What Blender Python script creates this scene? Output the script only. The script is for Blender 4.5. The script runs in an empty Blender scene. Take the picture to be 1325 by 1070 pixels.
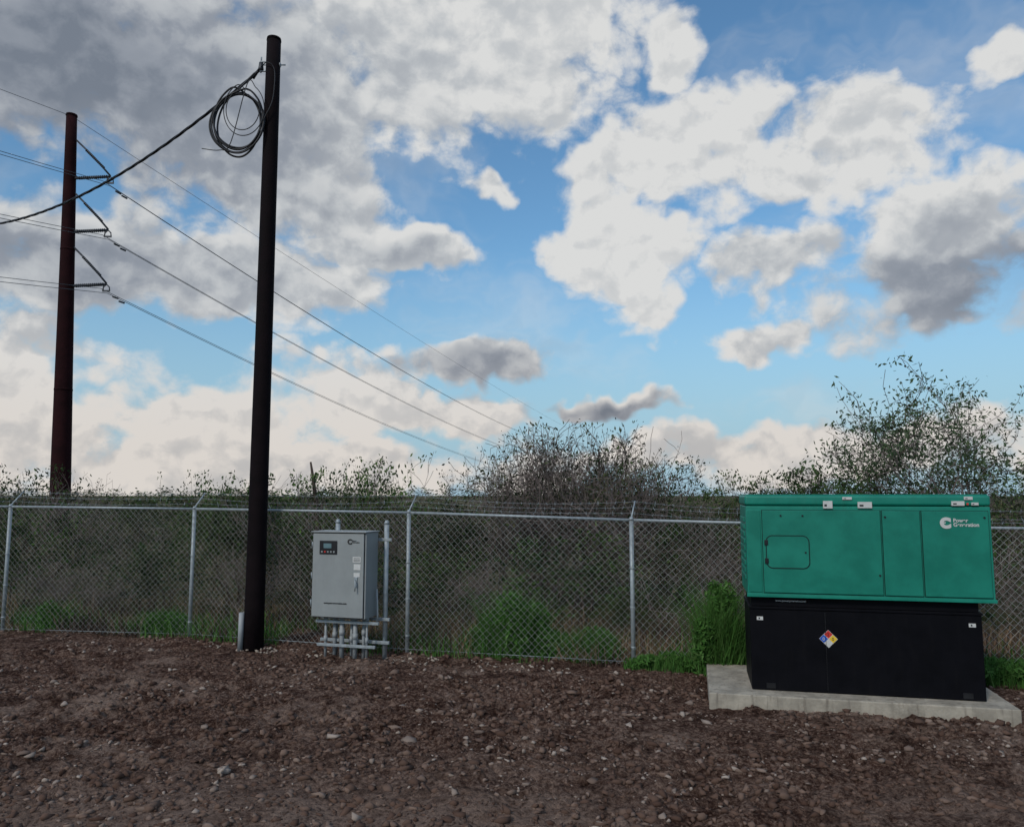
import bpy, math, random
import numpy as np
from mathutils import Vector, Matrix
random.seed(7); rng=np.random.default_rng(7)
S=bpy.context.scene
S.view_settings.view_transform='Standard'; S.view_settings.look='None'; S.view_settings.exposure=0
COL=S.collection
R=math.radians

# ---------------- helpers ----------------
def link(o,parent=None):
    COL.objects.link(o)
    if parent: o.parent=parent
    return o
def empty(name,loc=(0,0,0),rz=0):
    o=bpy.data.objects.new(name,None); o.location=loc; o.rotation_euler=(0,0,rz); o.empty_display_size=.2
    return link(o)
def mesh_np(name,V,F,mat=None,parent=None,smooth=False,make_obj=True):
    V=np.asarray(V,dtype=np.float32); F=np.asarray(F,dtype=np.int32)
    me=bpy.data.meshes.new(name); k=F.shape[1]
    me.vertices.add(len(V)); me.vertices.foreach_set('co',V.ravel())
    me.loops.add(F.size); me.loops.foreach_set('vertex_index',F.ravel())
    me.polygons.add(len(F)); me.polygons.foreach_set('loop_start',np.arange(0,F.size,k,dtype=np.int32))
    me.polygons.foreach_set('loop_total',np.full(len(F),k,dtype=np.int32))
    me.update(calc_edges=True)
    if smooth: me.polygons.foreach_set('use_smooth',np.ones(len(F),dtype=bool))
    if mat: me.materials.append(mat)
    if not make_obj: return me
    return link(bpy.data.objects.new(name,me),parent)
def prisms(p0,p1,r0,r1,k=4):
    p0=np.asarray(p0,float);p1=np.asarray(p1,float);n=len(p0)
    r0=np.broadcast_to(r0,(n,));r1=np.broadcast_to(r1,(n,))
    d=p1-p0; d/=np.linalg.norm(d,axis=1,keepdims=True)+1e-9
    a=np.where(np.abs(d[:,2:3])<.9,np.array([[0,0,1.]]),np.array([[1.,0,0]]))
    u=np.cross(d,a);u/=np.linalg.norm(u,axis=1,keepdims=True);v=np.cross(d,u)
    V=np.zeros((n,2*k,3))
    for i in range(k):
        t=2*math.pi*i/k; o=u*math.cos(t)+v*math.sin(t)
        V[:,i]=p0+o*r0[:,None]; V[:,k+i]=p1+o*r1[:,None]
    F=[]
    for i in range(k):
        j=(i+1)%k; F.append([i,j,k+j,k+i])
    F=np.array(F)[None]+(np.arange(n)*2*k)[:,None,None]
    return V.reshape(-1,3),F.reshape(-1,4)
def box(name,x0,x1,y0,y1,z0,z1,mat,parent=None,bev=0.0,seg=2):
    me=bpy.data.meshes.new(name)
    V=[(x,y,z) for x in(x0,x1) for y in(y0,y1) for z in(z0,z1)]
    F=[(0,1,3,2),(4,6,7,5),(0,4,5,1),(2,3,7,6),(0,2,6,4),(1,5,7,3)]
    me.from_pydata(V,[],F); me.update(); me.materials.append(mat)
    o=link(bpy.data.objects.new(name,me),parent)
    if bev>0:
        m=o.modifiers.new('b','BEVEL'); m.width=bev; m.segments=seg; m.limit_method='ANGLE'
        for p in me.polygons: p.use_smooth=True
        w=o.modifiers.new('w','WEIGHTED_NORMAL'); w.keep_sharp=False
    return o
def tube(name,pts,r0,r1=None,mat=None,parent=None,k=16,cap=True):
    """tapered round tube along a list of points"""
    pts=[Vector(p) for p in pts]; n=len(pts); r1=r0 if r1 is None else r1
    V=[];F=[]
    for i,p in enumerate(pts):
        d=(pts[min(i+1,n-1)]-pts[max(i-1,0)]).normalized()
        a=Vector((0,0,1)) if abs(d.z)<.9 else Vector((0,1,0))
        u=d.cross(a).normalized(); v=d.cross(u)
        r=r0+(r1-r0)*i/(n-1)
        for j in range(k):
            t=2*math.pi*j/k; V.append(p+u*math.cos(t)*r+v*math.sin(t)*r)
    for i in range(n-1):
        for j in range(k):
            j2=(j+1)%k; F.append((i*k+j,i*k+j2,(i+1)*k+j2,(i+1)*k+j))
    if cap: F.append(tuple(range(k))[::-1]); F.append(tuple((n-1)*k+j for j in range(k)))
    me=bpy.data.meshes.new(name); me.from_pydata([tuple(v) for v in V],[],F); me.update()
    for p in me.polygons: p.use_smooth=len(p.vertices)==4
    if mat: me.materials.append(mat)
    return link(bpy.data.objects.new(name,me),parent)
def wire(name,pts,r,mat,parent=None):
    cu=bpy.data.curves.new(name,'CURVE'); cu.dimensions='3D'; cu.bevel_depth=r; cu.bevel_resolution=1
    s=cu.splines.new('POLY'); s.points.add(len(pts)-1)
    for i,p in enumerate(pts): s.points[i].co=(*p,1)
    cu.materials.append(mat)
    return link(bpy.data.objects.new(name,cu),parent)
def text(name,body,size,loc,mat,parent,bold=0.0,rot=(R(90),0,0)):
    cu=bpy.data.curves.new(name,'FONT'); cu.body=body; cu.size=size; cu.extrude=.001; cu.offset=bold; cu.space_line=.85
    cu.materials.append(mat); o=link(bpy.data.objects.new(name,cu),parent); o.location=loc; o.rotation_euler=rot
    return o

# numpy value noise
def vnoise(x,y,seed=0):
    xi=np.floor(x).astype(np.int64);yi=np.floor(y).astype(np.int64);xf=x-xi;yf=y-yi
    def h(a,b):
        n=(a*374761393+b*668265263+seed*1274126177)&0x7fffffff
        n=((n^(n>>13))*1274126177)&0x7fffffff
        return ((n^(n>>16))&0xffff)/65535.
    u=xf*xf*(3-2*xf);v=yf*yf*(3-2*yf)
    return (h(xi,yi)*(1-u)+h(xi+1,yi)*u)*(1-v)+(h(xi,yi+1)*(1-u)+h(xi+1,yi+1)*u)*v
def ground_z(x,y):
    x=np.asarray(x,float);y=np.asarray(y,float)
    z=.06*(vnoise(x*.5,y*.5,1)-.5)+.06*(vnoise(x*1.3+y*.4,y*1.6,2)-.5)+.055*(vnoise(x*3.7,y*4.1-x,3)-.5)
    rough=np.clip(vnoise(x*.45+9,y*.7,8)*1.8-.35,.35,1)*np.clip((y-4)/3,.35,1)
    a=vnoise(x*10+y*2,y*11-x*3,4); b_=vnoise(x*21-y*5,y*23+x*6,5); c=vnoise(x*13+y*9,y*14,6)
    z+=rough*(.06*(a-.5)+.044*(b_-.5)+.08*np.maximum(0,c-.62))
    far=np.clip((y-60)/100,0,1)+np.clip((np.abs(x)-60)/100,0,1)
    return z*(1-np.clip(far,0,1))

# ---------------- materials ----------------
class NT:
    def __init__(s,nt): s.nt=nt
    def n(s,t,ins=None,**kw):
        n=s.nt.nodes.new(t)
        for k,v in kw.items(): setattr(n,k,v)
        if ins:
            for k,v in ins.items():
                if isinstance(v,bpy.types.NodeSocket): s.nt.links.new(v,n.inputs[k])
                else: n.inputs[k].default_value=v
        return n
    def math(s,op,a,b=None,clamp=False):
        ins={0:a}
        if b is not None: ins[1]=b
        return s.n('ShaderNodeMath',ins,operation=op,use_clamp=clamp).outputs[0]
    def vm(s,op,a,b=None):
        ins={0:a}
        if b is not None: ins[1]=b
        return s.n('ShaderNodeVectorMath',ins,operation=op)
    def mr(s,v,a,b,c=0.,d=1.,smooth=True):
        return s.n('ShaderNodeMapRange',{'Value':v,'From Min':a,'From Max':b,'To Min':c,'To Max':d},interpolation_type='SMOOTHSTEP' if smooth else 'LINEAR').outputs[0]
    def mix(s,f,a,b,bt='MIX'):
        n=s.nt.nodes.new('ShaderNodeMix'); n.data_type='RGBA'; n.blend_type=bt
        for i,v in((0,f),(6,a),(7,b)):
            if isinstance(v,bpy.types.NodeSocket): s.nt.links.new(v,n.inputs[i])
            else: n.inputs[i].default_value=v
        return n.outputs[2]
def c4(c): return (*c,1)
def newmat(name):
    m=bpy.data.materials.new(name); m.use_nodes=True; t=NT(m.node_tree); return m,t,m.node_tree.nodes['Principled BSDF']
def paint(name,c,rough=.5,metal=0.,var=.15,scale=6,dirt=0.,bump=.0,spec=.5,bscale=60):
    m,t,b=newmat(name); tc=t.n('ShaderNodeTexCoord').outputs['Object']
    ns=t.n('ShaderNodeTexNoise',{'Vector':tc,'Scale':scale,'Detail':5.,'Roughness':.65}).outputs[0]
    f=t.mr(ns,.3,.7)
    col=t.mix(f,c4([x*(1-var) for x in c]),c4([min(1,x*(1+var)) for x in c]))
    if dirt>0:
        sep=t.n('ShaderNodeMapping',{'Vector':tc,'Scale':(9,9,1.2)}).outputs[0]
        n2=t.n('ShaderNodeTexNoise',{'Vector':sep,'Scale':2.,'Detail':6.}).outputs[0]
        col=t.mix(t.math('MULTIPLY',t.mr(n2,.5,.75),dirt),col,(.12,.1,.08,1))
    m.node_tree.links.new(col,b.inputs['Base Color'])
    m.node_tree.links.new(t.mr(ns,.2,.8,rough-.08,rough+.12),b.inputs['Roughness'])
    b.inputs['Metallic'].default_value=metal; b.inputs['Specular IOR Level'].default_value=spec
    if bump>0:
        nb=t.n('ShaderNodeTexNoise',{'Vector':tc,'Scale':float(bscale),'Detail':5.}).outputs[0]
        bn=t.n('ShaderNodeBump',{'Height':nb,'Strength':bump,'Distance':.01}); m.node_tree.links.new(bn.outputs[0],b.inputs['Normal'])
    return m
def island(name,cols,rough=.8,spec=.12,clump=None):
    m,t,b=newmat(name)
    r=t.n('ShaderNodeNewGeometry').outputs['Random Per Island']
    cr=t.n('ShaderNodeValToRGB',{'Fac':r}); e=cr.color_ramp.elements
    while len(e)<len(cols): e.new(.5)
    for i,c in enumerate(cols): e[i].position=i/(len(cols)-1); e[i].color=c4(c)
    col=cr.outputs[0]
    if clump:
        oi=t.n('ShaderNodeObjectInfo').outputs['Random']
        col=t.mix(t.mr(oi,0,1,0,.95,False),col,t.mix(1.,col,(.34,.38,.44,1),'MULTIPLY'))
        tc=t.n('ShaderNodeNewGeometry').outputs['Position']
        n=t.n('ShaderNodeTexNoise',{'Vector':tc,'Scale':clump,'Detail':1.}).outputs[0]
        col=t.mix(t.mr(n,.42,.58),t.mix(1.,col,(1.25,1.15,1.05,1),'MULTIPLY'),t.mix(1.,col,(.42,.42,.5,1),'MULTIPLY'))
    m.node_tree.links.new(col,b.inputs['Base Color'])
    b.inputs['Roughness'].default_value=rough; b.inputs['Specular IOR Level'].default_value=spec
    return m

M_green=paint('green_enclosure_paint',(.003,.215,.15),.42,var=.14,scale=2.5,dirt=.05)
M_green2=paint('green_door_paint',(.003,.195,.135),.4,var=.14,scale=3)
M_black=paint('black_tank_paint',(.003,.003,.005),.55,var=.2,scale=4,dirt=.012,spec=.12)
M_seam=paint('seam_shadow_rubber',(.004,.03,.025),.9,var=.1)
M_blackp=paint('black_plastic',(.008,.008,.010),.4)
M_white=paint('label_white',(.6,.6,.58),.5,var=.04)
M_cab=paint('grey_powder_coat',(.28,.30,.30),.45,var=.06,scale=3,dirt=.08)
M_galv=paint('galvanised_steel',(.34,.38,.40),.5,metal=.3,var=.18,scale=14)
M_mesh=paint('chain_link_wire',(.42,.44,.42),.45,metal=.2,var=.25,scale=3)
M_pvc=paint('pvc_conduit_grey',(.31,.33,.34),.5,var=.08)
M_conc=paint('concrete',(.36,.32,.26),.9,var=.25,scale=5,dirt=.6,bump=.5,bscale=40)
M_pole=paint('dark_creosote_pole',(.008,.005,.006),.8,var=.35,scale=5,bump=.6,spec=.1)
M_rust=paint('weathering_steel',(.022,.007,.008),.85,var=.35,scale=.8,spec=.08)
M_cable=paint('black_cable',(.008,.008,.011),.55)
M_line=paint('aluminium_conductor_weathered',(.08,.085,.095),.6)
M_scr=paint('lcd_screen',(.12,.2,.22),.2)
M_ins=paint('polymer_insulator',(.035,.04,.05),.5)
M_red=paint('hazard_red',(.6,.03,.02),.5);M_blue=paint('hazard_blue',(.02,.1,.5),.5);M_yel=paint('hazard_yellow',(.75,.5,.03),.5)
M_ink=paint('black_ink',(.02,.02,.02),.6)
M_bark=paint('twig_bark',(.08,.06,.05),.9,var=.3,scale=1,spec=.1)
M_barkg=paint('grey_twig_bark',(.21,.17,.155),.9,var=.35,scale=1,spec=.1)
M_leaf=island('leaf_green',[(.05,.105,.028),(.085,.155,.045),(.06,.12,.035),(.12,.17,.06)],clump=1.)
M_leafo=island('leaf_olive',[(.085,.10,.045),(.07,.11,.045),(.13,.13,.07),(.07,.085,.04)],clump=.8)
M_leaft=island('leaf_tree',[(.04,.072,.033),(.068,.11,.05),(.05,.085,.038),(.09,.12,.06)])
M_weed=island('weed_green',[(.04,.11,.02),(.07,.17,.035),(.05,.13,.025),(.11,.2,.06)])
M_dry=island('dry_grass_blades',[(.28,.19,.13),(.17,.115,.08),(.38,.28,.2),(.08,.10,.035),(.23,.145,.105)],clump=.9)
M_stone=island('stones',[(.14,.095,.075),(.26,.19,.155),(.17,.12,.095),(.40,.33,.28),(.12,.08,.065),(.22,.16,.13)],rough=.9)
M_clod=island('soil_clods',[(.075,.043,.032),(.13,.08,.06),(.095,.058,.044),(.20,.135,.105)],rough=.95,spec=.1)

# ground material
m,t,b=newmat('bare_soil')
pos=t.n('ShaderNodeNewGeometry').outputs['Position']
big=t.n('ShaderNodeTexNoise',{'Vector':pos,'Scale':.35,'Detail':5.,'Roughness':.6,'Distortion':.6}).outputs[0]
mid=t.n('ShaderNodeTexNoise',{'Vector':pos,'Scale':2.2,'Detail':6.,'Roughness':.7}).outputs[0]
fine=t.n('ShaderNodeTexNoise',{'Vector':pos,'Scale':22.,'Detail':6.,'Roughness':.78}).outputs[0]
sx=t.n('ShaderNodeSeparateXYZ',{0:pos})
near=t.math('MULTIPLY',t.mr(sx.outputs[1],8.2,5.2),t.mr(t.math('SUBTRACT',big,t.math('MULTIPLY',sx.outputs[0],.035)),.35,.52))
com=t.math('MAXIMUM',near,t.mr(t.math('ADD',t.math('MULTIPLY',big,.6),t.math('MULTIPLY',mid,.4)),.50,.64))
col=t.mix(com,(.094,.049,.035,1),(.27,.19,.15,1))
col=t.mix(t.mr(fine,.46,.62),col,t.mix(.6,col,(.42,.29,.22,1)))
col=t.mix(t.mr(fine,.48,.36),col,(.34,.30,.28,1),'MULTIPLY')
col=t.mix(t.math('MULTIPLY',t.mr(mid,.55,.35),t.mr(com,0,1,1,.5)),col,(.46,.41,.39,1),'MULTIPLY')
lit=t.mr(sx.outputs[1],13.3,15.)
col=t.mix(lit,col,t.mix(t.mr(mid,.4,.6),(.14,.105,.065,1),(.07,.085,.035,1)))
m.node_tree.links.new(col,b.inputs['Base Color']); b.inputs['Roughness'].default_value=.95; b.inputs['Specular IOR Level'].default_value=.1
bn=t.n('ShaderNodeBump',{'Height':fine,'Strength':1.,'Distance':.06}); m.node_tree.links.new(bn.outputs[0],b.inputs['Normal'])
M_soil=m

# ---------------- ground ----------------
def axis(lo,hi,step,far,n):
    core=np.arange(lo,hi,step); g=np.geomspace(step,far,n)
    return np.concatenate([lo-g[::-1],core,hi+g])
gx=axis(-9.5,9.5,.026,1800,45); gy=axis(3.4,14.,.026,1800,45)
X,Y=np.meshgrid(gx,gy); Z=ground_z(X,Y)
V=np.stack([X.ravel(),Y.ravel(),Z.ravel()],1); nx=len(gx);ny=len(gy)
ii=(np.arange(ny-1)[:,None]*nx+np.arange(nx-1)[None]).ravel()
mesh_np('ground',V,np.stack([ii,ii+1,ii+nx+1,ii+nx],1),M_soil,smooth=True)

# stones
phi=(1+5**.5)/2
IV=np.array([(-1,phi,0),(1,phi,0),(-1,-phi,0),(1,-phi,0),(0,-1,phi),(0,1,phi),(0,-1,-phi),(0,1,-phi),(phi,0,-1),(phi,0,1),(-phi,0,-1),(-phi,0,1)])/1.9
IF=np.array([(0,11,5),(0,5,1),(0,1,7),(0,7,10),(0,10,11),(1,5,9),(5,11,4),(11,10,2),(10,7,6),(7,1,8),(3,9,4),(3,4,2),(3,2,6),(3,6,8),(3,8,9),(4,9,5),(2,4,11),(6,2,10),(8,6,7),(9,8,1)])
def fence_y(x): return np.interp(x,[-19,-12.4,-8.94,-5.45,-1.6,1.71,4.9,8.2,11.6],[15.6,14.5,13.88,13.37,12.09,11.18,10.75,10.2,9.6])
def scatter(name,n,smin,smax,mat,pw=3.,mask=None,yr=(3.5,14),sink=.25):
    y=yr[0]+(yr[1]-yr[0])*rng.random(n)**.9; x=(rng.random(n)*2-1)*(.8*y+.5)
    keep=y<fence_y(x)+.3
    if mask is not None: keep&=mask(x,y)
    x=x[keep];y=y[keep];n=len(x)
    s=smin+(smax-smin)*rng.random(n)**pw
    P=IV[None]*(1+.42*rng.standard_normal((n,12,1)).clip(-1.3,1.3))
    sc=np.stack([1+.5*rng.random(n),.6+.4*rng.random(n),.45+.4*rng.random(n)],1)
    P=P*sc[:,None,:]*s[:,None,None]
    a=rng.random(n)*6.28; ca,sa=np.cos(a)[:,None],np.sin(a)[:,None]
    Q=P.copy(); Q[...,0]=P[...,0]*ca-P[...,1]*sa; Q[...,1]=P[...,0]*sa+P[...,1]*ca
    Q[...,0]+=x[:,None];Q[...,1]+=y[:,None];Q[...,2]+=(ground_z(x,y)+s*sink)[:,None]
    F=(IF[None]+(np.arange(n)*12)[:,None,None]).reshape(-1,3)
    return mesh_np(name,Q.reshape(-1,3),F,mat)
clump=lambda x,y: vnoise(x*1.3,y*2.2,21)+.45*vnoise(x*5,y*5,22)+.25*rng.random(len(x))>.92
scatter('gravel',17000,.006,.036,M_stone,2.8,clump)
scatter('fieldstones',300,.025,.07,M_stone,2.,lambda x,y:(vnoise(x*.8,y*.8,31)>.45)&(y>5.5),sink=.05)
scatter('soil_clods',28000,.006,.045,M_clod,2.6,lambda x,y:vnoise(x*.9+9,y*1.2,8)+.3*rng.random(len(x))-.25*np.clip((6.5-y)/2,0,1)>.52,sink=.1)
scatter('crushed_rock_strip',6000,.01,.035,paint('crushed_limestone',(.34,.28,.23),.9,var=.3,scale=20),2.2,
   lambda x,y:(np.abs(y-(fence_y(x)-.42))<.1+.14*vnoise(x*2,y*0,41))&(x>-5)&(x<1.0)&(vnoise(x*1.1,x*0,42)>.3),(10,14))

# ---------------- fence ----------------
FP=[(-19,15.6,2.25),(-15.8,15.05,2.24),(-12.4,14.5,2.23),(-8.94,13.88,2.19),(-5.45,13.37,2.16),(-1.6,12.09,2.125),(1.71,11.18,2.04),(4.9,10.75,1.97),(8.2,10.2,1.94),(11.6,9.6,1.94),(15,9.0,1.94)]
fence=empty('chain_link_fence')
segs0=[];segs1=[];bw0=[];bw1=[]
for i,(x,y,h) in enumerate(FP):
    tube('fence_post_%d'%i,[(x,y,-.2),(x,y,h+.02)],.031,.031,M_galv,fence,12)
    tube('post_cap_%d'%i,[(x,y,h+.0),(x,y,h+.045)],.042,.02,M_galv,fence,12)
    tube('barbed_wire_arm_%d'%i,[(x,y,h+.02),(x+.09,y+.2,h+.27)],.014,.01,M_galv,fence,6)
    for zz in (.25,.8,1.35):
        tube('tie_band_%d_%d'%(i,int(zz*100)),[(x,y-.0,zz),(x,y,zz+.025)],.037,.037,M_galv,fence,10)
for i in range(len(FP)-1):
    a=np.array(FP[i]);b_=np.array(FP[i+1]); L=np.hypot(*(b_[:2]-a[:2])); hm=min(a[2],b_[2])
    tube('top_rail_%d'%i,[(a[0],a[1],a[2]),(b_[0],b_[1],b_[2])],.021,.021,M_galv,fence,10)
    tube('bottom_tension_wire_%d'%i,[(a[0],a[1]-.03,.07),(b_[0],b_[1]-.03,.07)],.004,.004,M_galv,fence,5)
    sp=.105
    def P(s,z):
        s=np.asarray(s);z=np.asarray(z);f=s/L
        top=a[2]+(b_[2]-a[2])*f; zz=.04+z/hm*(top-.02)
        bow=-.045+.012*np.sin(f*9+i)*np.sin(z*2.)
        return np.stack([a[0]+(b_[0]-a[0])*f+.012*np.sin(zz*3+f*14),a[1]+(b_[1]-a[1])*f+bow,zz+.01*np.sin(f*11)*np.sin(zz*1.5)],1)
    for sg,off in((1,0.),(-1,.004)):
        s0=np.arange(-hm,L+hm,sp) 
        zlo=np.zeros_like(s0);zhi=np.full_like(s0,hm)
        if sg==1: zlo=np.maximum(0,-s0);zhi=np.minimum(hm,L-s0)
        else: zlo=np.maximum(0,s0-L);zhi=np.minimum(hm,s0)
        ok=zhi-zlo>.03; s0=s0[ok];zlo=zlo[ok];zhi=zhi[ok]
        nseg=6
        for q in range(nseg):
            za=zlo+(zhi-zlo)*q/nseg; zb=zlo+(zhi-zlo)*(q+1)/nseg
            A=P(s0+sg*za,za);B=P(s0+sg*zb,zb);A[:,1]+=off;B[:,1]+=off
            segs0.append(A);segs1.append(B)
    for k in range(3):
        f=.3+.33*k; A=np.array([a[0]+.09*f,a[1]+.2*f,a[2]+.02+.25*f]);B=np.array([b_[0]+.09*f,b_[1]+.2*f,b_[2]+.02+.25*f])
        ts=np.linspace(0,1,13); pts=A+(B-A)*ts[:,None]; pts[:,2]-=.05*4*ts*(1-ts)*(.5+random.random())
        bw0.append(pts[:-1]);bw1.append(pts[1:])
        tb=np.arange(.03,L,.13)/L; pb=A+(B-A)*tb[:,None]; pb[:,2]=np.interp(tb,ts,pts[:,2])
        for sgn in(-1,1):
            d=rng.standard_normal((len(tb),3))*.012; d[:,2]=np.abs(d[:,2])+.01; d*=sgn
            bw0.append(pb-d);bw1.append(pb+d)
V,F=prisms(np.concatenate(segs0),np.concatenate(segs1),.002,.002,3); mesh_np('chain_link_mesh',V,F,M_mesh,fence)
V,F=prisms(np.concatenate(bw0),np.concatenate(bw1),.0022,.0022,3); mesh_np('barbed_wire',V,F,M_galv,fence)

# ---------------- main utility pole, coil & cable ----------------
up=empty('utility_pole',(-4.10,12.57,0))
pts=[(0,0,z) for z in np.linspace(-.3,10.17,12)]
tube('pole_shaft',pts,.158,.118,M_pole,up,24)
tube('pole_top_cap',[(0,0,10.165),(0,0,10.21)],.124,.118,M_pole,up,24)
tube('through_bolt',[(-.2,-.02,9.72),(.22,-.02,9.72)],.012,.012,M_galv,up,8)
tube('washer_plate',[(.12,-.02,9.72),(.135,-.02,9.72)],.04,.04,M_galv,up,8)
tube('spool_insulator',[(-.2,-.02,9.62),(-.2,-.02,9.66),(-.2,-.02,9.70),(-.2,-.02,9.76)],.05,.035,M_ins,up,12)
tube('insulator_clevis',[(-.2,-.02,9.58),(-.2,-.02,9.86)],.014,.014,M_galv,up,8)
box('clevis_strap_top',-.22,-.1,-.035,-.005,9.77,9.785,M_galv,up); box('clevis_strap_bottom',-.22,-.1,-.035,-.005,9.6,9.615,M_galv,up)
tube('dead_end_grip',[(-.22,-.02,9.66),(-.36,.05,9.52)],.02,.03,M_cable,up,8)
tube('riser_conduit',[(-.175,-.1,-.05),(-.17,-.1,.55)],.042,.042,M_pvc,up,12)
pg=[(-.2,-.05,9.66),(-.05,-.17,9.68),(.06,-.17,9.6),(.09,-.17,9.4),(.06,-.17,9.0),(-.05,-.19,8.7),(-.16,-.17,8.45),(-.22,-.16,8.2)]
def smooth_pts(P,n=8):
    P=[Vector(p) for p in P];out=[]
    for i in range(len(P)-1):
        p0=P[max(i-1,0)];p1=P[i];p2=P[i+1];p3=P[min(i+2,len(P)-1)]
        for k in range(n):
            t=k/n; out.append(.5*((2*p1)+(p2-p0)*t+(2*p0-5*p1+4*p2-p3)*t*t+(3*p1-p0-3*p2+p3)*t**3))
    out.append(P[-1]); return [tuple(p) for p in out]
wire('pigtail_wire',smooth_pts(pg),.008,M_cable,up)
cp=[];turns=6;random.seed(3)
cp+=[(-.3,-.05,9.55),(-.5,-.08,9.3)]
for k in range(turns):
    cx=-.52+random.uniform(-.04,.04);cz=8.68+random.uniform(-.08,.03);rx=.41+random.uniform(-.05,.05);rz=.50+random.uniform(-.06,.08)
    for j in range(12):
        a=math.pi*.55+2*math.pi*j/12; cp.append((cx+rx*math.cos(a),-.08-.02*k+.02*math.sin(3*a),cz+rz*math.sin(a)))
wire('cable_coil',smooth_pts(cp,6),.0165,M_cable,up)
cp=[]
for k in range(2):
    rx=.28+.06*k;rz=.36+.1*k
    for j in range(14):
        a=1.9+2*math.pi*j/14; cp.append((-.42+.02*k+rx*math.cos(a),-.2,8.83+rz*math.sin(a)))
cp+=[(-.6,-.2,8.25),(-.8,-.15,8.14),(-1.12,-.1,8.19)]
wire('thin_coil_and_tail',smooth_pts(cp,6),.008,M_cable,up)
up2=empty('utility_pole',(-15.4,20.2,0)); tube('pole_shaft',[(0,0,z) for z in np.linspace(-.3,10.2,8)],.158,.118,M_pole,up2,20)
svc=empty('overhead_service_cable')
for st in range(3):
    pts=[]
    for i in range(221):
        q=1.39*i/220; ph=q*50+st*2.094
        pts.append((-4.33-7.97*q+.009*math.cos(ph),12.55+5.45*q+.009*math.cos(ph),9.62-2.62*q+1.88*q*q+.012*math.sin(ph)))
    wire('cable_strand_%d'%st,pts,.0155,M_cable,svc)

# ---------------- transmission pole & lines ----------------
def tpole(loc,top,lean=0,arms=True):
    e=empty('steel_transmission_pole',loc)
    n=14; tube('pole_shaft',[(lean*z/top,0,z) for z in np.linspace(-.5,top,n)],.64,.33,M_rust,e,12)
    for z in (9.2,18.6): 
        r=.64-.31*z/top; tube('slip_joint_%d'%z,[(lean*z/top,0,z-.05),(lean*z/top,0,z+.08)],r+.012,r+.01,M_rust,e,12)
    tube('pole_top_cap',[(lean,0,top),(lean,0,top+.12)],.37,.35,M_rust,e,12)
    if arms:
        for k,z in enumerate((23.45,19.75,16.05)):
            px=lean*z/top; tipx=2.0+[0,.05,.15][k]
            tube('post_insulator_%d'%k,[(px+.3,0,z+.08),(tipx,0,z+.2)],.10,.08,M_ins,e,8)
            for q in np.linspace(.15,.9,14):
                xx=px+.3+(tipx-px-.3)*q; zz=z+.08+.12*q
                tube('insulator_shed_%d_%d'%(k,int(q*100)),[(xx-.015,0,zz),(xx+.015,0,zz)],.125,.125,M_ins,e,8)
            tube('brace_insulator_%d'%k,[(px+.3,0,z+2.75),(px+.3+(tipx-px-.3)*.5,0,z+1.6),(tipx,0,z+.25)],.065,.065,M_ins,e,6)
            for q in np.linspace(.3,.8,14):
                xx=px+.3+(tipx-px-.3)*q; zz=z+2.75-2.4*q
                tube('brace_shed_%d_%d'%(k,int(q*100)),[(xx-.01,0,zz+.015),(xx+.01,0,zz-.015)],.095,.095,M_ins,e,8)
            tube('mount_bracket_%d'%k,[(px+.2,0,z-.1),(px+.36,0,z+.3)],.12,.12,M_rust,e,6)
            tube('suspension_link_%d'%k,[(tipx,0,z+.2),(tipx-.2,0,z-.0),(tipx-.22,0,z-.2)],.045,.045,M_ins,e,6)
            tube('suspension_link_b_%d'%k,[(tipx,0,z+.2),(tipx+.2,0,z-.0),(tipx+.22,0,z-.2)],.045,.045,M_ins,e,6)
            box('yoke_plate_%d'%k,tipx-.25,tipx+.25,-.04,.04,z-.3,z-.2,M_ins,e)
    return e
T0=(-29.0,50,0)
tpole(T0,27.9,-.85)
tpole((36.0,320,-4),25.0,0); tpole((-104,-250,0),29,0)
lines=empty('power_line')
def span(name,x0,z0,a,bq,r):
    f=[];
    for D in np.linspace(0,270,61): f.append((x0+.25*D,50+D,z0-a*D+bq*D*D))
    g=[]
    for D in np.linspace(0,300,61): g.append((x0-.25*D,50-D,z0-.185*D+.00062*D*D))
    wire(name,g[::-1]+f[1:],r,M_line,lines)
for k,(x0,z0,a,bq) in enumerate(((-27.2,23.2,.1074,.000380),(-27.1,19.5,.116,.00040),(-27.0,15.85,.125,.00043))):
    span('phase_%d_wire_a'%k,x0-.22,z0+.12,a,bq,.019); span('phase_%d_wire_b'%k,x0+.22,z0-.2,a,bq,.019)
    for q in (1.3,): 
        for dz,dx in((.12,-.22),(-.2,.22)):
            x=x0+dx+.25*q; z=z0+dz-a*q-.12
            tube('vibration_damper_%d_%d'%(k,int(dx*10)),[(x-.05,50+q-.25,z),(x+.05,50+q+.25,z)],.06,.06,M_ins,lines,6)
span('shield_wire',-29.85,27.9,.0453,.000100,.016)

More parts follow.
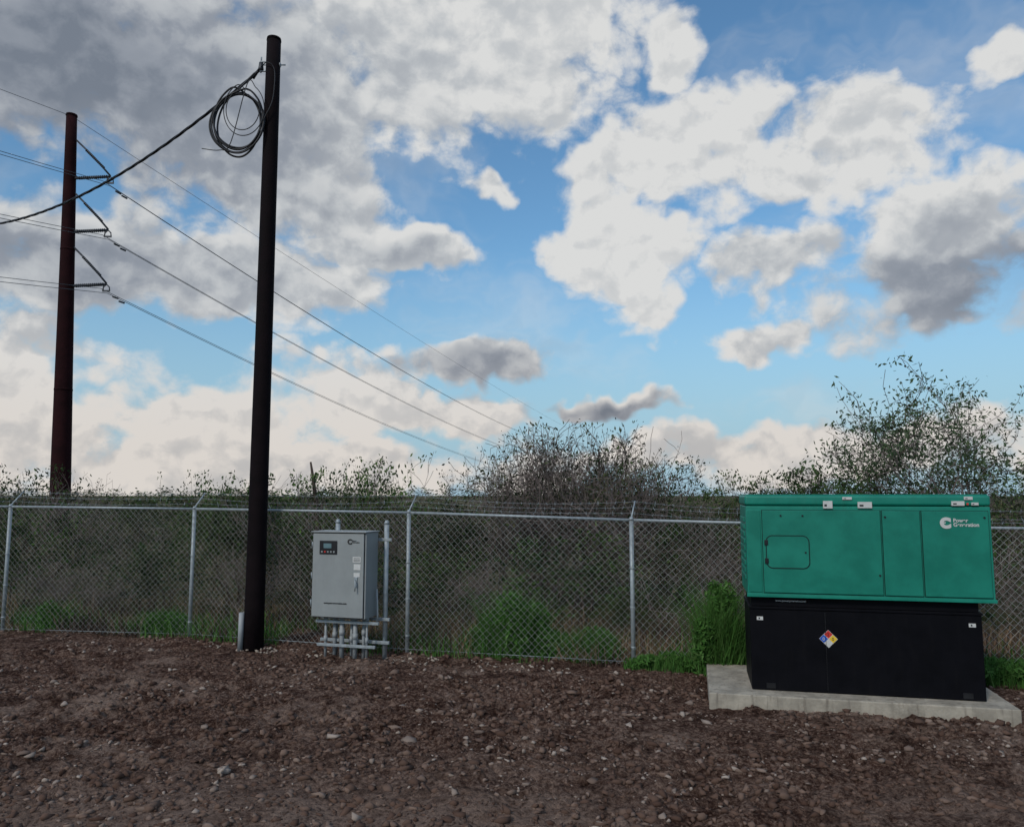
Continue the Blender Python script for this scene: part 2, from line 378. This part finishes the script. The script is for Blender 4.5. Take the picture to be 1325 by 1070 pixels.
# ---------------- transfer switch cabinet ----------------
cb=empty('transfer_switch_cabinet',(-3.0,11.75,0),R(-16.3))
W=.885
box('cabinet_body',0,W,.025,.42,.59,1.84,M_cab,cb,.012)
box('cabinet_door',.012,W-.03,0,.022,.605,1.825,M_cab,cb,.008)
box('door_gasket',.006,W-.02,.02,.027,.598,1.832,M_blackp,cb)
box('roof_drip_lip',-.015,W+.015,-.02,.44,1.842,1.858,M_cab,cb,.005)
box('control_panel',.13,.42,-.012,-.002,1.52,1.72,M_blackp,cb,.012)
box('display_screen',.2,.33,-.016,-.0125,1.61,1.68,M_scr,cb)
for i in range(5): box('button_%d'%i,.16+.05*i,.185+.05*i,-.016,-.0125,1.545,1.57,M_cab if i!=1 else M_red,cb)
text('logo_mark','C',.1,(.59,-.004,1.675),M_ink,cb,.006)
text('logo_text','Power\nGeneration',.026,(.665,-.004,1.715),M_ink,cb,.001)
box('warning_label_a',.68,.81,-.005,-.002,1.41,1.49,M_white,cb); box('warning_label_b',.7,.81,-.005,-.002,1.3,1.385,M_white,cb)
box('warning_label_c',.7,.8,-.005,-.002,1.2,1.26,M_white,cb)
for i in range(3): box('label_print_%d'%i,.695,.8,-.0065,-.0055,1.425+.02*i,1.432+.02*i,M_ink,cb)
box('handle_plate',.715,.765,-.014,-.002,1.05,1.2,M_galv,cb,.006)
tube('door_handle',[(.74,-.015,1.15),(.745,-.05,1.15),(.75,-.052,1.05),(.75,-.05,1.0)],.012,.009,M_galv,cb,8)
text('nameplate_text','www.powergeneration.com',.033,(.22,-.004,.8),M_ink,cb,.0015)
for z in (.8,1.2,1.65): tube('hinge_%d'%int(z*100),[(-.004,.01,z-.05),(-.004,.01,z+.05)],.009,.009,M_galv,cb,8)
for k,(x,y,h) in enumerate(((.17,.46,1.97),(1.0,.46,1.96))):
    tube('support_post_%d'%k,[(x,y,-.1),(x,y,h)],.036,.036,M_galv,cb,12); tube('support_post_cap_%d'%k,[(x,y,h-.0),(x,y,h+.03),(x,y,h+.055)],.046,.018,M_galv,cb,12)
for z in (.52,.18,1.7): box('strut_channel_%d'%int(z*100),-.05 if z<1 else .1,1.1,.385 if z<1 else .422,.425 if z<1 else .44,z,z+.045,M_galv,cb,.004)
box('strut_front_low',.02,1.05,.12,.16,.5,.54,M_galv,cb,.004); box('strut_front_foot',.05,1.0,.12,.16,.16,.2,M_galv,cb,.004)
for k,(x,r) in enumerate(((.15,.02),(.27,.03),(.42,.035),(.55,.022),(.64,.034),(.75,.026),(.83,.016))):
    y=.2+.06*(k%2); tube('conduit_%d'%k,[(x,y,-.05),(x,y,.6)],r,r,M_pvc,cb,12)
    tube('conduit_hub_%d'%k,[(x,y,.545),(x,y,.588)],r+.014,r+.014,M_galv,cb,12)
    tube('conduit_coupling_%d'%k,[(x,y,.22+.05*(k%3)),(x,y,.3+.05*(k%3))],r+.008,r+.008,M_pvc,cb,12)
tube('side_conduit',[(.94,.3,.5),(.95,.3,.62),(.93,.3,1.0)],.015,.015,M_pvc,cb,8)

# ---------------- generator ----------------
G0=(2.24,9.07,0); GR=R(-13)
pad=box('concrete_pad',0,3.17,0,1.6,-.15,.165,M_conc,None,.015); pad.location=G0; pad.rotation_euler=(0,0,GR)
g=empty('diesel_generator',G0,GR)
tx0,tx1,ty0,ty1=.49,2.93,.26,1.2
box('fuel_tank_base',tx0,tx1,ty0,ty1,.17,1.08,M_black,g,.008)
box('tank_top_flange',tx0-.01,tx1+.01,ty0-.012,ty1+.01,1.082,1.11,M_black,g,.004)
box('tank_upper_skid',tx0+.02,tx1-.02,ty0+.02,ty1-.02,1.112,1.24,M_black,g,.004)
box('tank_side_seam_a',tx0+.82,tx0+.826,ty0-.004,ty0+.002,.2,1.06,M_blackp,g)
ex0,ex1,ey0,ey1=.465,3.07,.19,1.27; ez0,ez1=1.235,2.4
box('enclosure_body',ex0+.008,ex1-.008,ey0+.008,ey1-.008,ez0,2.27,M_green,g,.012)
box('enclosure_roof',ex0,ex1,ey0,ey1,2.275,2.395,M_green,g,.03,4)
box('roof_cap_lip',ex0+.02,ex1-.02,ey0+.03,ey1-.03,2.393,2.405,M_green,g,.005)
box('bottom_rail',ex0-.003,ex1+.003,ey0-.002,ey0+.02,ez0-.01,ez0+.03,M_green,g,.004)
def door(n,a,b2,z0=1.28,z1=2.22):
    box(n+'_seam',a-.006,b2+.006,ey0+.002,ey0+.0085,z0-.006,z1+.006,M_seam,g)
    box(n,a,b2,ey0-.012,ey0+.006,z0,z1,M_green2,g,.006)
door('service_door_left',.655,1.93); door('service_door_middle',1.95,2.34); door('end_panel',2.36,3.03)
box('corner_stile',ex0+.02,.635,ey0-.002,ey0+.012,1.28,2.22,M_green2,g,.005)
def rrect(name,x0,x1,z0,z1,y,r,mat,ring=None):
    pts=[]
    for cx,cz,a0 in((x1-r,z1-r,0),(x0+r,z1-r,90),(x0+r,z0+r,180),(x1-r,z0+r,270)):
        for k in range(7):
            a=R(a0+15*k); pts.append((cx+r*math.cos(a),y,cz+r*math.sin(a)))
    if ring:
        o=wire(name,pts+[pts[0]],ring,mat,g); return o
    me=bpy.data.meshes.new(name); me.from_pydata(pts,[],[tuple(range(len(pts)))]); me.materials.append(mat); return link(bpy.data.objects.new(name,me),g)
rrect('hatch_panel',.69,1.16,1.56,1.93,ey0-.016,.07,M_green2)
rrect('hatch_gasket',.69,1.16,1.56,1.93,ey0-.015,.07,M_seam,.006)
for z in (1.64,1.85): box('hatch_hinge_%d'%int(z*100),.67,.71,ey0-.03,ey0-.013,z-.03,z+.03,M_blackp,g,.004)
for x,z in((1.12,1.74),(1.1,2.16),(.86,2.16),(1.98,2.15),(1.9,1.5),(2.99,2.15)): tube('latch_%d'%int(x*100+z),[(x,ey0-.011,z),(x,ey0-.024,z)],.011,.010,M_blackp,g,10)
yf=ey0-.0135
for n,(x,z,w,h) in enumerate(((1.33,2.245,.1,.085),(1.54,2.345,.1,.03),(1.70,2.25,.15,.07),(2.67,2.28,.13,.05),(2.80,2.345,.085,.035),(2.87,2.285,.07,.03))):
    y=ey0-.0165
    box('warning_label_%d'%n,x,x+w,y,y+.004+.02,z,z+h,M_white,g)
    box('warning_print_%d'%n,x+w*.12,x+w*.4,y-.001,y,z+h*.25,z+h*.55,M_ink,g)
box('orange_label',2.82,2.84,ey0-.019,ey0-.0168,2.288,2.31,M_red,g)
text('logo_mark','C',.145,(2.545,yf-.004,2.04),M_white,g,.012)
box('logo_bar',2.56,2.6,yf-.002,yf-.001,2.085,2.098,M_white,g)
text('logo_text','Power\nGeneration',.056,(2.675,yf-.002,2.1),M_white,g,.0015)
text('url_text','www.powergeneration.com',.03,(.78,ty0+.015,1.17),M_white,g,.0005)
for x in (.6,2.83):
    box('tank_label_%d'%int(x*10),x-.035,x+.035,ty0-.004,ty0-.001,.955 ,.995,M_white,g); box('tank_label_print_%d'%int(x*10),x-.015,x+.0,ty0-.0055,ty0-.0045,.965,.985,M_ink,g)
dx,dz,hs=1.34,.77,.1
def dia(n,cx,cz,s,mat,y=ty0-.004):
    me=bpy.data.meshes.new(n); me.from_pydata([(cx-s,y,cz),(cx,y,cz-s),(cx+s,y,cz),(cx,y,cz+s)],[],[(0,1,2,3)]); me.materials.append(mat); link(bpy.data.objects.new(n,me),g)
dia('hazard_diamond_border',dx,dz,hs,M_white,ty0-.003)
q=hs*.5
dia('hazard_health',dx-q,dz,q*.92,M_blue);dia('hazard_fire',dx,dz+q,q*.92,M_red);dia('hazard_reactivity',dx+q,dz,q*.92,M_yel);dia('hazard_special',dx,dz-q,q*.92,M_white)
for n,(x,z,s) in enumerate(((dx-q,dz,'0'),(dx,dz+q,'2'),(dx+q,dz,'0'))): text('hazard_digit_%d'%n,s,.05,(x-.015,ty0-.0055,z-.018),M_ink if n else M_white,g)
for x in (.7,2.75): box('lifting_pocket_%d'%int(x*10),x-.05,x+.05,ty0-.003,ty0-.001,.19,.25,M_blackp,g)
for k in range(9): box('left_louvre_%d'%k,ex0-.006,ex0+.012,.4,1.1,1.4+k*.085,1.45+k*.085,M_green2,g,.003)
tube('exhaust_outlet',[(2.6,.95,2.385),(2.6,.95,2.40)],.06,.06,M_blackp,g,16)

# ---------------- vegetation ----------------
def shrub_data(seed,stems,h,spread,kids=(4,4,4),leaf_n=8,leaf_sig=.05,r0=.02,upright=.5,droop=0.,alltips=False,keep=1.):
    rs=np.random.default_rng(seed); A=[];B=[];RA=[];RB=[];tips=[]
    def grow(p,d,L,r,lev):
        n=3
        for s in range(n):
            d=d+rs.standard_normal(3)*.2+np.array([0,0,.06-droop*lev]); d/=np.linalg.norm(d)
            q=p+d*L/n; rr=r*(1-.22*(s+1)); A.append(p);B.append(q);RA.append(r*(1-.22*s));RB.append(rr)
            if lev<len(kids) and s>=(1 if lev==0 else 0):
                for c in range(max(1,round(kids[lev]/ (2 if lev==0 else 3)+rs.random()*.6-.3))):
                    d2=d+rs.standard_normal(3)*.75+np.array([0,0,.15]); d2/=np.linalg.norm(d2)
                    grow(q,d2,L*(.45+.3*rs.random()),rr*.6,lev+1)
            if lev>=len(kids) and (s==2 or alltips) and rs.random()<keep: tips.append(q)
            p=q
    for s in range(stems):
        a=rs.random()*6.28; sp=spread*math.sqrt(rs.random())
        d=np.array([math.cos(a)*sp,math.sin(a)*sp,upright+.5*rs.random()]); d/=np.linalg.norm(d)
        grow(np.array([math.cos(a)*.12*h*rs.random(),math.sin(a)*.12*h*rs.random(),-.05]),d,h*(.5+.25*rs.random()),r0*(.7+.5*rs.random()),0)
    tips=np.array(tips)
    C=np.repeat(tips,leaf_n,0)+rs.standard_normal((len(tips)*leaf_n,3))*leaf_sig if leaf_n else np.zeros((0,3))
    A=np.array(A);B=np.array(B); off=B.mean(0)*np.array([.8,.8,0])
    A[:,:2]-=off[:2];B[:,:2]-=off[:2];C[:,:2]-=off[:2]
    RA=np.array(RA);RB=np.array(RB)
    lim=np.percentile(B[:,2],99.0); ok=B[:,2]<lim; C=C[C[:,2]<lim+.02]
    return A[ok],B[ok],RA[ok],RB[ok],C
def leaves(C,w,l,seed=0,up=0.):
    rs=np.random.default_rng(seed); n=len(C)
    d=rs.standard_normal((n,3)); d[:,2]+=up; d/=np.linalg.norm(d,axis=1,keepdims=True)
    e=np.cross(d,rs.standard_normal((n,3))); e/=np.linalg.norm(e,axis=1,keepdims=True)
    s=(.6+.8*rs.random(n))[:,None]
    V=np.stack([C-d*l*s,C+e*w*s,C+d*l*s,C-e*w*s],1).reshape(-1,3)
    return V,np.arange(4*n).reshape(-1,4)
def plant_mesh(name,data,bark,leafm,w,l,seed=0,rmin=.0035,k=3):
    A,B,RA,RB,C=data; V1,F1=prisms(A,B,np.maximum(RA,rmin),np.maximum(RB,rmin),k)
    n1=len(F1)
    if len(C):
        V2,F2=leaves(C,w,l,seed); V=np.concatenate([V1,V2]);F=np.concatenate([F1,F2+len(V1)])
    else: V,F=V1,F1
    me=mesh_np(name,V,F,bark,make_obj=False); me.materials.append(leafm)
    mi=np.zeros(len(F),dtype=np.int32); mi[n1:]=1; me.polygons.foreach_set('material_index',mi); me.update()
    return me
green=[plant_mesh('leafy_shrub',shrub_data(10+i,7,2.6,.7,(4,4,3),13,.085,.02,.55,keep=.75),M_bark,M_leaf,.021,.044,i) for i in range(3)]
olive=[plant_mesh('olive_shrub',shrub_data(20+i,7,2.6,.75,(4,4,3),7,.08,.02,.6,keep=.6),M_barkg,M_leafo,.018,.04,i) for i in range(3)]
bare=[plant_mesh('bare_shrub',shrub_data(30+i,9,2.6,.7,(4,5,3),1,.06,.024,.7),M_barkg,M_leafo,.014,.032,i,.0055) for i in range(3)]
def mh(me,p=99.8):
    co=np.empty(len(me.vertices)*3,dtype=np.float32); me.vertices.foreach_get('co',co); return np.percentile(co.reshape(-1,3)[:,2],p)
HT={me.name:mh(me) for me in green+olive+bare}
def place(me,parent,name,x,y,h,wid=1.):
    o=bpy.data.objects.new(name,me); s=h/HT[me.name]; o.scale=(s*wid,s*wid,s); o.location=(x,y,0); o.rotation_euler=(0,0,random.random()*6.28)
    return link(o,parent)
# skyline (bearing tangent -> brush height seen above eye level per metre of distance)
SKx=[-1.2,-.66,-.62,-.55,-.5,-.4,-.36,-.31,-.28,-.25,-.18,-.15,-.09,-.05,-.02,.0,.05,.1,.16,.18,.22,.28,.31,.35,.43,.47,.7,1.2]
SKy=[.02,.015,.03,.018,-.012,-.012,.018,-.005,-.018,.015,.03,.0,.01,-.005,.02,.04,.05,.045,.025,.015,.03,.015,-.015,.005,.02,.02,.025,.03]
th=empty('brush_thicket'); random.seed(11)
for row,(d0,n) in enumerate(((14.2,24),(16.6,22),(20,22),(25,20))):
    for i in range(n):
        tx=-1.1+2.2*(i+random.uniform(.05,.95))/n; D=d0+random.uniform(-.6,.8)-max(-1.5,min(tx,.8))*3.2*(15/d0)
        D=max(D,fence_y(tx*D)+1.0)
        sky=np.interp(tx,SKx,SKy); h=(2.4+sky*D)*random.uniform(.72,1.08) if row>0 else random.uniform(.7,1.9)
        if row>=3: h*=.93
        rnd=random.random(); pool=green if rnd<.45 else olive if rnd<.73 else bare
        if -.05<tx<.17 and row in(1,2): pool=bare if random.random()<.6 else olive
        place(random.choice(pool),th,'shrub_%d_%d'%(row,i),tx*D,D,h,random.uniform(.75,1.15)*(1.2 if row==0 else 1))
for tx,v,D,pool in((-.62,.04,17,green),(-.56,.028,18,olive),(-.36,.03,17,green),(-.235,.026,17,green),(-.185,.048,17.5,green),(-.2,.028,16,olive),(-.095,.03,17,olive),(.21,.05,17,green),(.25,.025,16.5,olive),(.285,.03,18,green)):
    place(random.choice(pool),th,'crown_shrub_%d'%int(tx*1000),tx*D,D,2.4+v*D,.68)
dt=empty('distant_tree_line')
for i in range(50):
    tx=-1.4+2.8*(i+random.random())/50; D=random.uniform(34,55)
    place(random.choice(green+olive),dt,'tree_clump_%d'%i,tx*D,D,2.4+D*.007*random.uniform(.2,1.3),2.2)
# bare mesquite behind middle of fence
for (tx,D,h) in((-.005,16.3,3.35),(.035,17.2,3.85),(.085,16.9,4.0),(.13,17.4,3.8),(.06,18.,3.7),(.155,16.6,3.2)):
    me=plant_mesh('bare_mesquite',shrub_data(int(tx*1000)+50,7,2.9,.5,(5,5,4),3,.08,.028,.85,keep=.7),M_barkg,M_leafo,.017,.04,3,.0055); HT[me.name]=mh(me)
    place(me,None,'bare_mesquite_tree',tx*D,D,h,.82)
# green tree at right
tr=shrub_data(8,6,4.1,.42,(5,5,4),7,.09,.055,.95,alltips=True,keep=.75)
A,B,RA,RB,C=tr; C=C[C[:,2]>1.2]
me=plant_mesh('leafy_tree',(A,B,RA,RB,C),M_barkg,M_leaft,.018,.05,5,.0055); HT[me.name]=mh(me)
D=17.; o=place(me,None,'leafy_tree',.535*D,D,5.05,.95); o.rotation_euler[2]=.6
o=place(green[1],None,'leafy_shrub',.40*D,D,3.0,.8); o=place(green[2],None,'leafy_shrub',.67*D,D,3.2); o=place(green[0],None,'leafy_shrub',.46*D,D,3.0,.8)
tube('dead_tree_snag',[(-4.2,16.6,0),(-4.1,16.6,1.6),(-4.25,16.6,2.7),(-4.32,16.6,3.1)],.07,.02,M_bark,None,7)

# dry grass & weeds
def blades(n,xf,hmin,hmax,w,seed,lean=.5):
    rs=np.random.default_rng(seed); P=xf(rs,n); n=len(P); h=hmin+(hmax-hmin)*rs.random(n)**1.5
    a=rs.random(n)*6.28; l=lean*rs.random(n)*h; b=rs.random(n)*6.28
    du=np.stack([np.cos(b)*w,np.sin(b)*w,0*b],1)
    mid=P+np.stack([np.cos(a)*l*.35,np.sin(a)*l*.35,h*.6],1); tip=P+np.stack([np.cos(a)*l,np.sin(a)*l,h*.95],1)
    V=np.stack([P-du,P+du,mid+du*.7,mid-du*.7,tip+du*.1,tip-du*.1],1).reshape(-1,3)
    k=(np.arange(n)*6)[:,None]; F=np.concatenate([k+np.array([[0,1,2,3]]),k+np.array([[3,2,4,5]])])
    return V,F
def strip(lo,hi,thr,sd,x0=-16,x1=13):
    def f(rs,n):
        x=x0+(x1-x0)*rs.random(n); y=fence_y(x)+lo+(hi-lo)*rs.random(n)**1.3
        k=vnoise(x*1.2,y*1.2,sd)>thr; x=x[k];y=y[k]; return np.stack([x,y,ground_z(x,y)-.02],1)
    return f
V,F=blades(22000,strip(-.02,2.6,.42,61),.1,.55,.007,1,.9); mesh_np('dry_grass',V,F,M_dry)
V,F=blades(14000,strip(-.15,1.4,.48,62),.06,.42,.007,2,.8); mesh_np('green_grass',V,F,M_weed)
V,F=blades(1400,strip(-1.3,.1,.62,63),.03,.16,.004,4,.9); mesh_np('sparse_grass',V,F,M_dry)
def weed(x,y,w,h,n,seed):
    rs=np.random.default_rng(seed)
    def f(rs_,m):
        a=rs_.random(m)*6.28; r=w*.42*rs_.random(m)**.6; X=np.cos(a)*r;Y=np.sin(a)*r*.6; return np.stack([X,Y,0*X-.02],1)
    V,F=blades(n//3,f,h*.3,h*1.05,.006,seed,.8)
    nb=9; bc=np.stack([rs.uniform(-.42,.42,nb)*w,rs.uniform(-.25,.25,nb)*w,rs.uniform(.15,.8,nb)*h],1)
    bc[:,2]*=1-.5*np.abs(bc[:,0])/(w*.45)
    idx=rs.integers(0,nb,n); dd=rs.standard_normal((n,3)); dd/=np.linalg.norm(dd,axis=1,keepdims=True)
    C=bc[idx]+dd*(rs.random(n)**.4)[:,None]*np.array([.2*w,.15*w,.24*h]); C=C[C[:,2]>0]
    V2,F2=leaves(C,.012,.042,seed,.6)
    me=mesh_np('weed_bush',np.concatenate([V,V2]),np.concatenate([F,F2+len(V)]),M_weed); me.location=(x,y,0)
weed(.05,12.0,1.15,1.0,4800,1); weed(-.35,12.3,.7,.5,1600,11); weed(1.15,11.7,1.1,.5,2800,2); weed(.75,11.95,.7,.4,1400,12); weed(2.84,10.72,.8,1.3,4400,3); weed(2.2,10.95,.9,.3,1500,4)
weed(6.35,10.2,1.1,.38,2600,5); weed(1.75,11.1,.5,.18,700,6); weed(-6.2,13.9,1.0,.5,1500,7); weed(-8.2,14.3,1.0,.6,1500,8); weed(7.4,10.1,.9,.45,1600,9)

# ---------------- light & sky ----------------
EL,ROT=38,215
sd=Vector((math.sin(R(ROT))*math.cos(R(EL)),math.cos(R(ROT))*math.cos(R(EL)),math.sin(R(EL))))
sl=bpy.data.lights.new('sun','SUN'); sl.energy=1.5; sl.angle=R(10); sl.color=(1,.92,.82)
so=link(bpy.data.objects.new('sun',sl)); so.rotation_euler=(-sd).to_track_quat('-Z','Y').to_euler()
w=bpy.data.worlds.new('World'); S.world=w; w.use_nodes=True; nt=w.node_tree; nt.nodes.clear()
w.cycles.sampling_method='NONE'
# cloud groups: (bearing tangent, elevation tangent, half width, half height, greyness)
CL=[(-.60,.62,.36,.17,.95),(-.38,.48,.22,.14,.6),(-.22,.57,.22,.15,.35),(-.04,.63,.2,.12,.08),(.04,.53,.10,.08,.15),(-.23,.41,.08,.08,.35),
(.11,.67,.04,.05,0),(.235,.605,.055,.05,0),(.25,.46,.16,.075,.0),(.43,.46,.14,.07,.15),(.12,.41,.07,.07,0),(.14,.31,.09,.075,0),
(.17,.24,.05,.04,0),(.31,.53,.08,.04,0),(.36,.31,.09,.05,.35),(.32,.21,.07,.03,.25),(.60,.37,.12,.06,.35),(.63,.285,.22,.09,.8),
(-.59,.315,.2,.07,.65),(-.36,.285,.19,.055,.45),(-.17,.33,.12,.03,.4),(-.60,.17,.13,.065,0),(-.62,.08,.16,.07,.1),(-.41,.095,.2,.055,.0),
(-.245,.12,.14,.055,0),(-.31,.03,.4,.05,.15),(-.03,.175,.12,.035,.7),(.12,.115,.09,.016,.9),(-.07,.10,.13,.03,.1),(.32,.055,.3,.035,.2),
(.66,.08,.08,.07,.1),(.69,.61,.05,.045,0),(-.03,.41,.03,.026,.2)]
T=NT(nt)
dirn=T.vm('NORMALIZE',T.n('ShaderNodeTexCoord').outputs['Generated']).outputs[0]
wp=T.n('ShaderNodeTexNoise',{'Vector':dirn,'Scale':9.,'Detail':3.,'Roughness':.6}).outputs['Color']
wp=T.vm('SUBTRACT',wp,(.5,.5,.5)).outputs[0]
dw=T.vm('ADD',dirn,T.vm('MULTIPLY',wp,(.13,.13,.11)).outputs[0]).outputs[0]
dens=None;grey=None
for a,e,ra,re,gy_ in CL:
    v=Vector((a,1,e)); L=v.length; v.normalize(); s=1.25
    m1=T.n('ShaderNodeVectorMath',{0:dw,1:tuple(v)},operation='SUBTRACT').outputs[0]
    m2=T.vm('MULTIPLY',m1,(L/(ra*s),L/(ra*s),L/(re*s))).outputs[0]
    ln=T.n('ShaderNodeVectorMath',{0:m2},operation='LENGTH').outputs['Value']
    f=T.math('SUBTRACT',1.22,T.math('MULTIPLY',ln,.98))
    dens=f if dens is None else T.math('MAXIMUM',dens,f)
    if gy_>0:
        gz=T.n('ShaderNodeSeparateXYZ',{0:m2}).outputs[2]
        gg=T.math('MULTIPLY',T.math('SUBTRACT',f,T.math('MULTIPLY',gz,.25)),gy_); grey=gg if grey is None else T.n('ShaderNodeMath',{0:grey,1:gg,2:.15},operation='SMOOTH_MAX').outputs[0]
sz=T.n('ShaderNodeSeparateXYZ',{0:dirn}); back=T.mr(sz.outputs[1],.7,.35,-.5,.45)
dens=T.math('MINIMUM',T.math('MAXIMUM',T.math('MAXIMUM',dens,back),-.5),.85); grey=T.math('MAXIMUM',grey,T.math('MULTIPLY',back,1.0),True)
sq=T.vm('MULTIPLY',T.vm('ADD',dirn,T.vm('MULTIPLY',wp,(.035,.035,.035)).outputs[0]).outputs[0],(1,1,1.25)).outputs[0]
def puff(off):
    v=sq if off is None else T.vm('ADD',sq,off).outputs[0]
    a=T.n('ShaderNodeTexNoise',{'Vector':v,'Scale':8.,'Detail':8.,'Roughness':.6}).outputs[0]
    b=T.n('ShaderNodeTexVoronoi',{'Vector':v,'Scale':15.}).outputs['Distance']
    c=T.n('ShaderNodeTexVoronoi',{'Vector':v,'Scale':40.}).outputs['Distance']
    r=T.math('ADD',T.math('MULTIPLY',T.math('SUBTRACT',a,.5),1.9),T.math('MULTIPLY',T.math('SUBTRACT',.45,b),.42))
    return T.math('ADD',r,T.math('MULTIPLY',T.math('SUBTRACT',.45,c),.2))
h1=puff(None); h2=puff((-.008,-.004,.02))
dA=T.math('ADD',dens,h1)
alpha=T.mr(dA,.26,.66)
veiln=T.n('ShaderNodeTexNoise',{'Vector':T.vm('MULTIPLY',dw,(1,1,2.2)).outputs[0],'Scale':3.2,'Detail':5.,'Roughness':.6}).outputs[0]
veil=T.math('MULTIPLY',T.mr(veiln,.48,.74),.3)
alpha=T.math('MAXIMUM',alpha,veil)
lit=T.mr(T.math('SUBTRACT',h1,h2),-.25,.28)
thick=T.mr(dA,.6,1.5)
sh=T.math('ADD',T.math('MULTIPLY',grey,.9),T.math('MULTIPLY',thick,.2))
sh=T.math('SUBTRACT',sh,T.math('MULTIPLY',T.math('SUBTRACT',lit,.30),.42),True)
cc=T.n('ShaderNodeValToRGB',{'Fac':sh}); e=cc.color_ramp.elements
e[0].color=(7.0,7.05,7.0,1); e[1].color=(1.8,2.1,2.6,1); e[1].position=1
k=e.new(.28); k.color=(5.0,5.25,5.5,1)
k=e.new(.65); k.color=(2.85,3.15,3.65,1)
warm=T.math('MULTIPLY',T.mr(sz.outputs[2],.25,.02),.7)
ccol=T.mix(warm,cc.outputs[0],(1.0,.90,.82,1),'MULTIPLY')
sky=T.n('ShaderNodeTexSky',sky_type='NISHITA'); sky.sun_disc=False; sky.sun_elevation=R(EL); sky.sun_rotation=R(ROT); sky.air_density=1.2; sky.dust_density=.6; sky.ozone_density=2.5
skc=T.mix(1.,sky.outputs[0],(.85,1.18,1.3,1),'MULTIPLY')
skc=T.mix(T.mr(sz.outputs[2],.34,.0,0,.9),skc,(3.2,4.8,6.1,1))
fin=T.mix(alpha,skc,ccol)
bg=T.n('ShaderNodeBackground',{'Color':fin,'Strength':.1}); wo=T.n('ShaderNodeOutputWorld'); nt.links.new(bg.outputs[0],wo.inputs[0])

# ---------------- camera ----------------
cam=bpy.data.cameras.new('camera'); co=link(bpy.data.objects.new('camera',cam)); cam.sensor_width=36; cam.lens=36*1000/1325
co.location=(0,0,2.4); co.rotation_euler=(R(96),0,0); cam.clip_end=5000; cam.clip_start=.05
S.camera=co
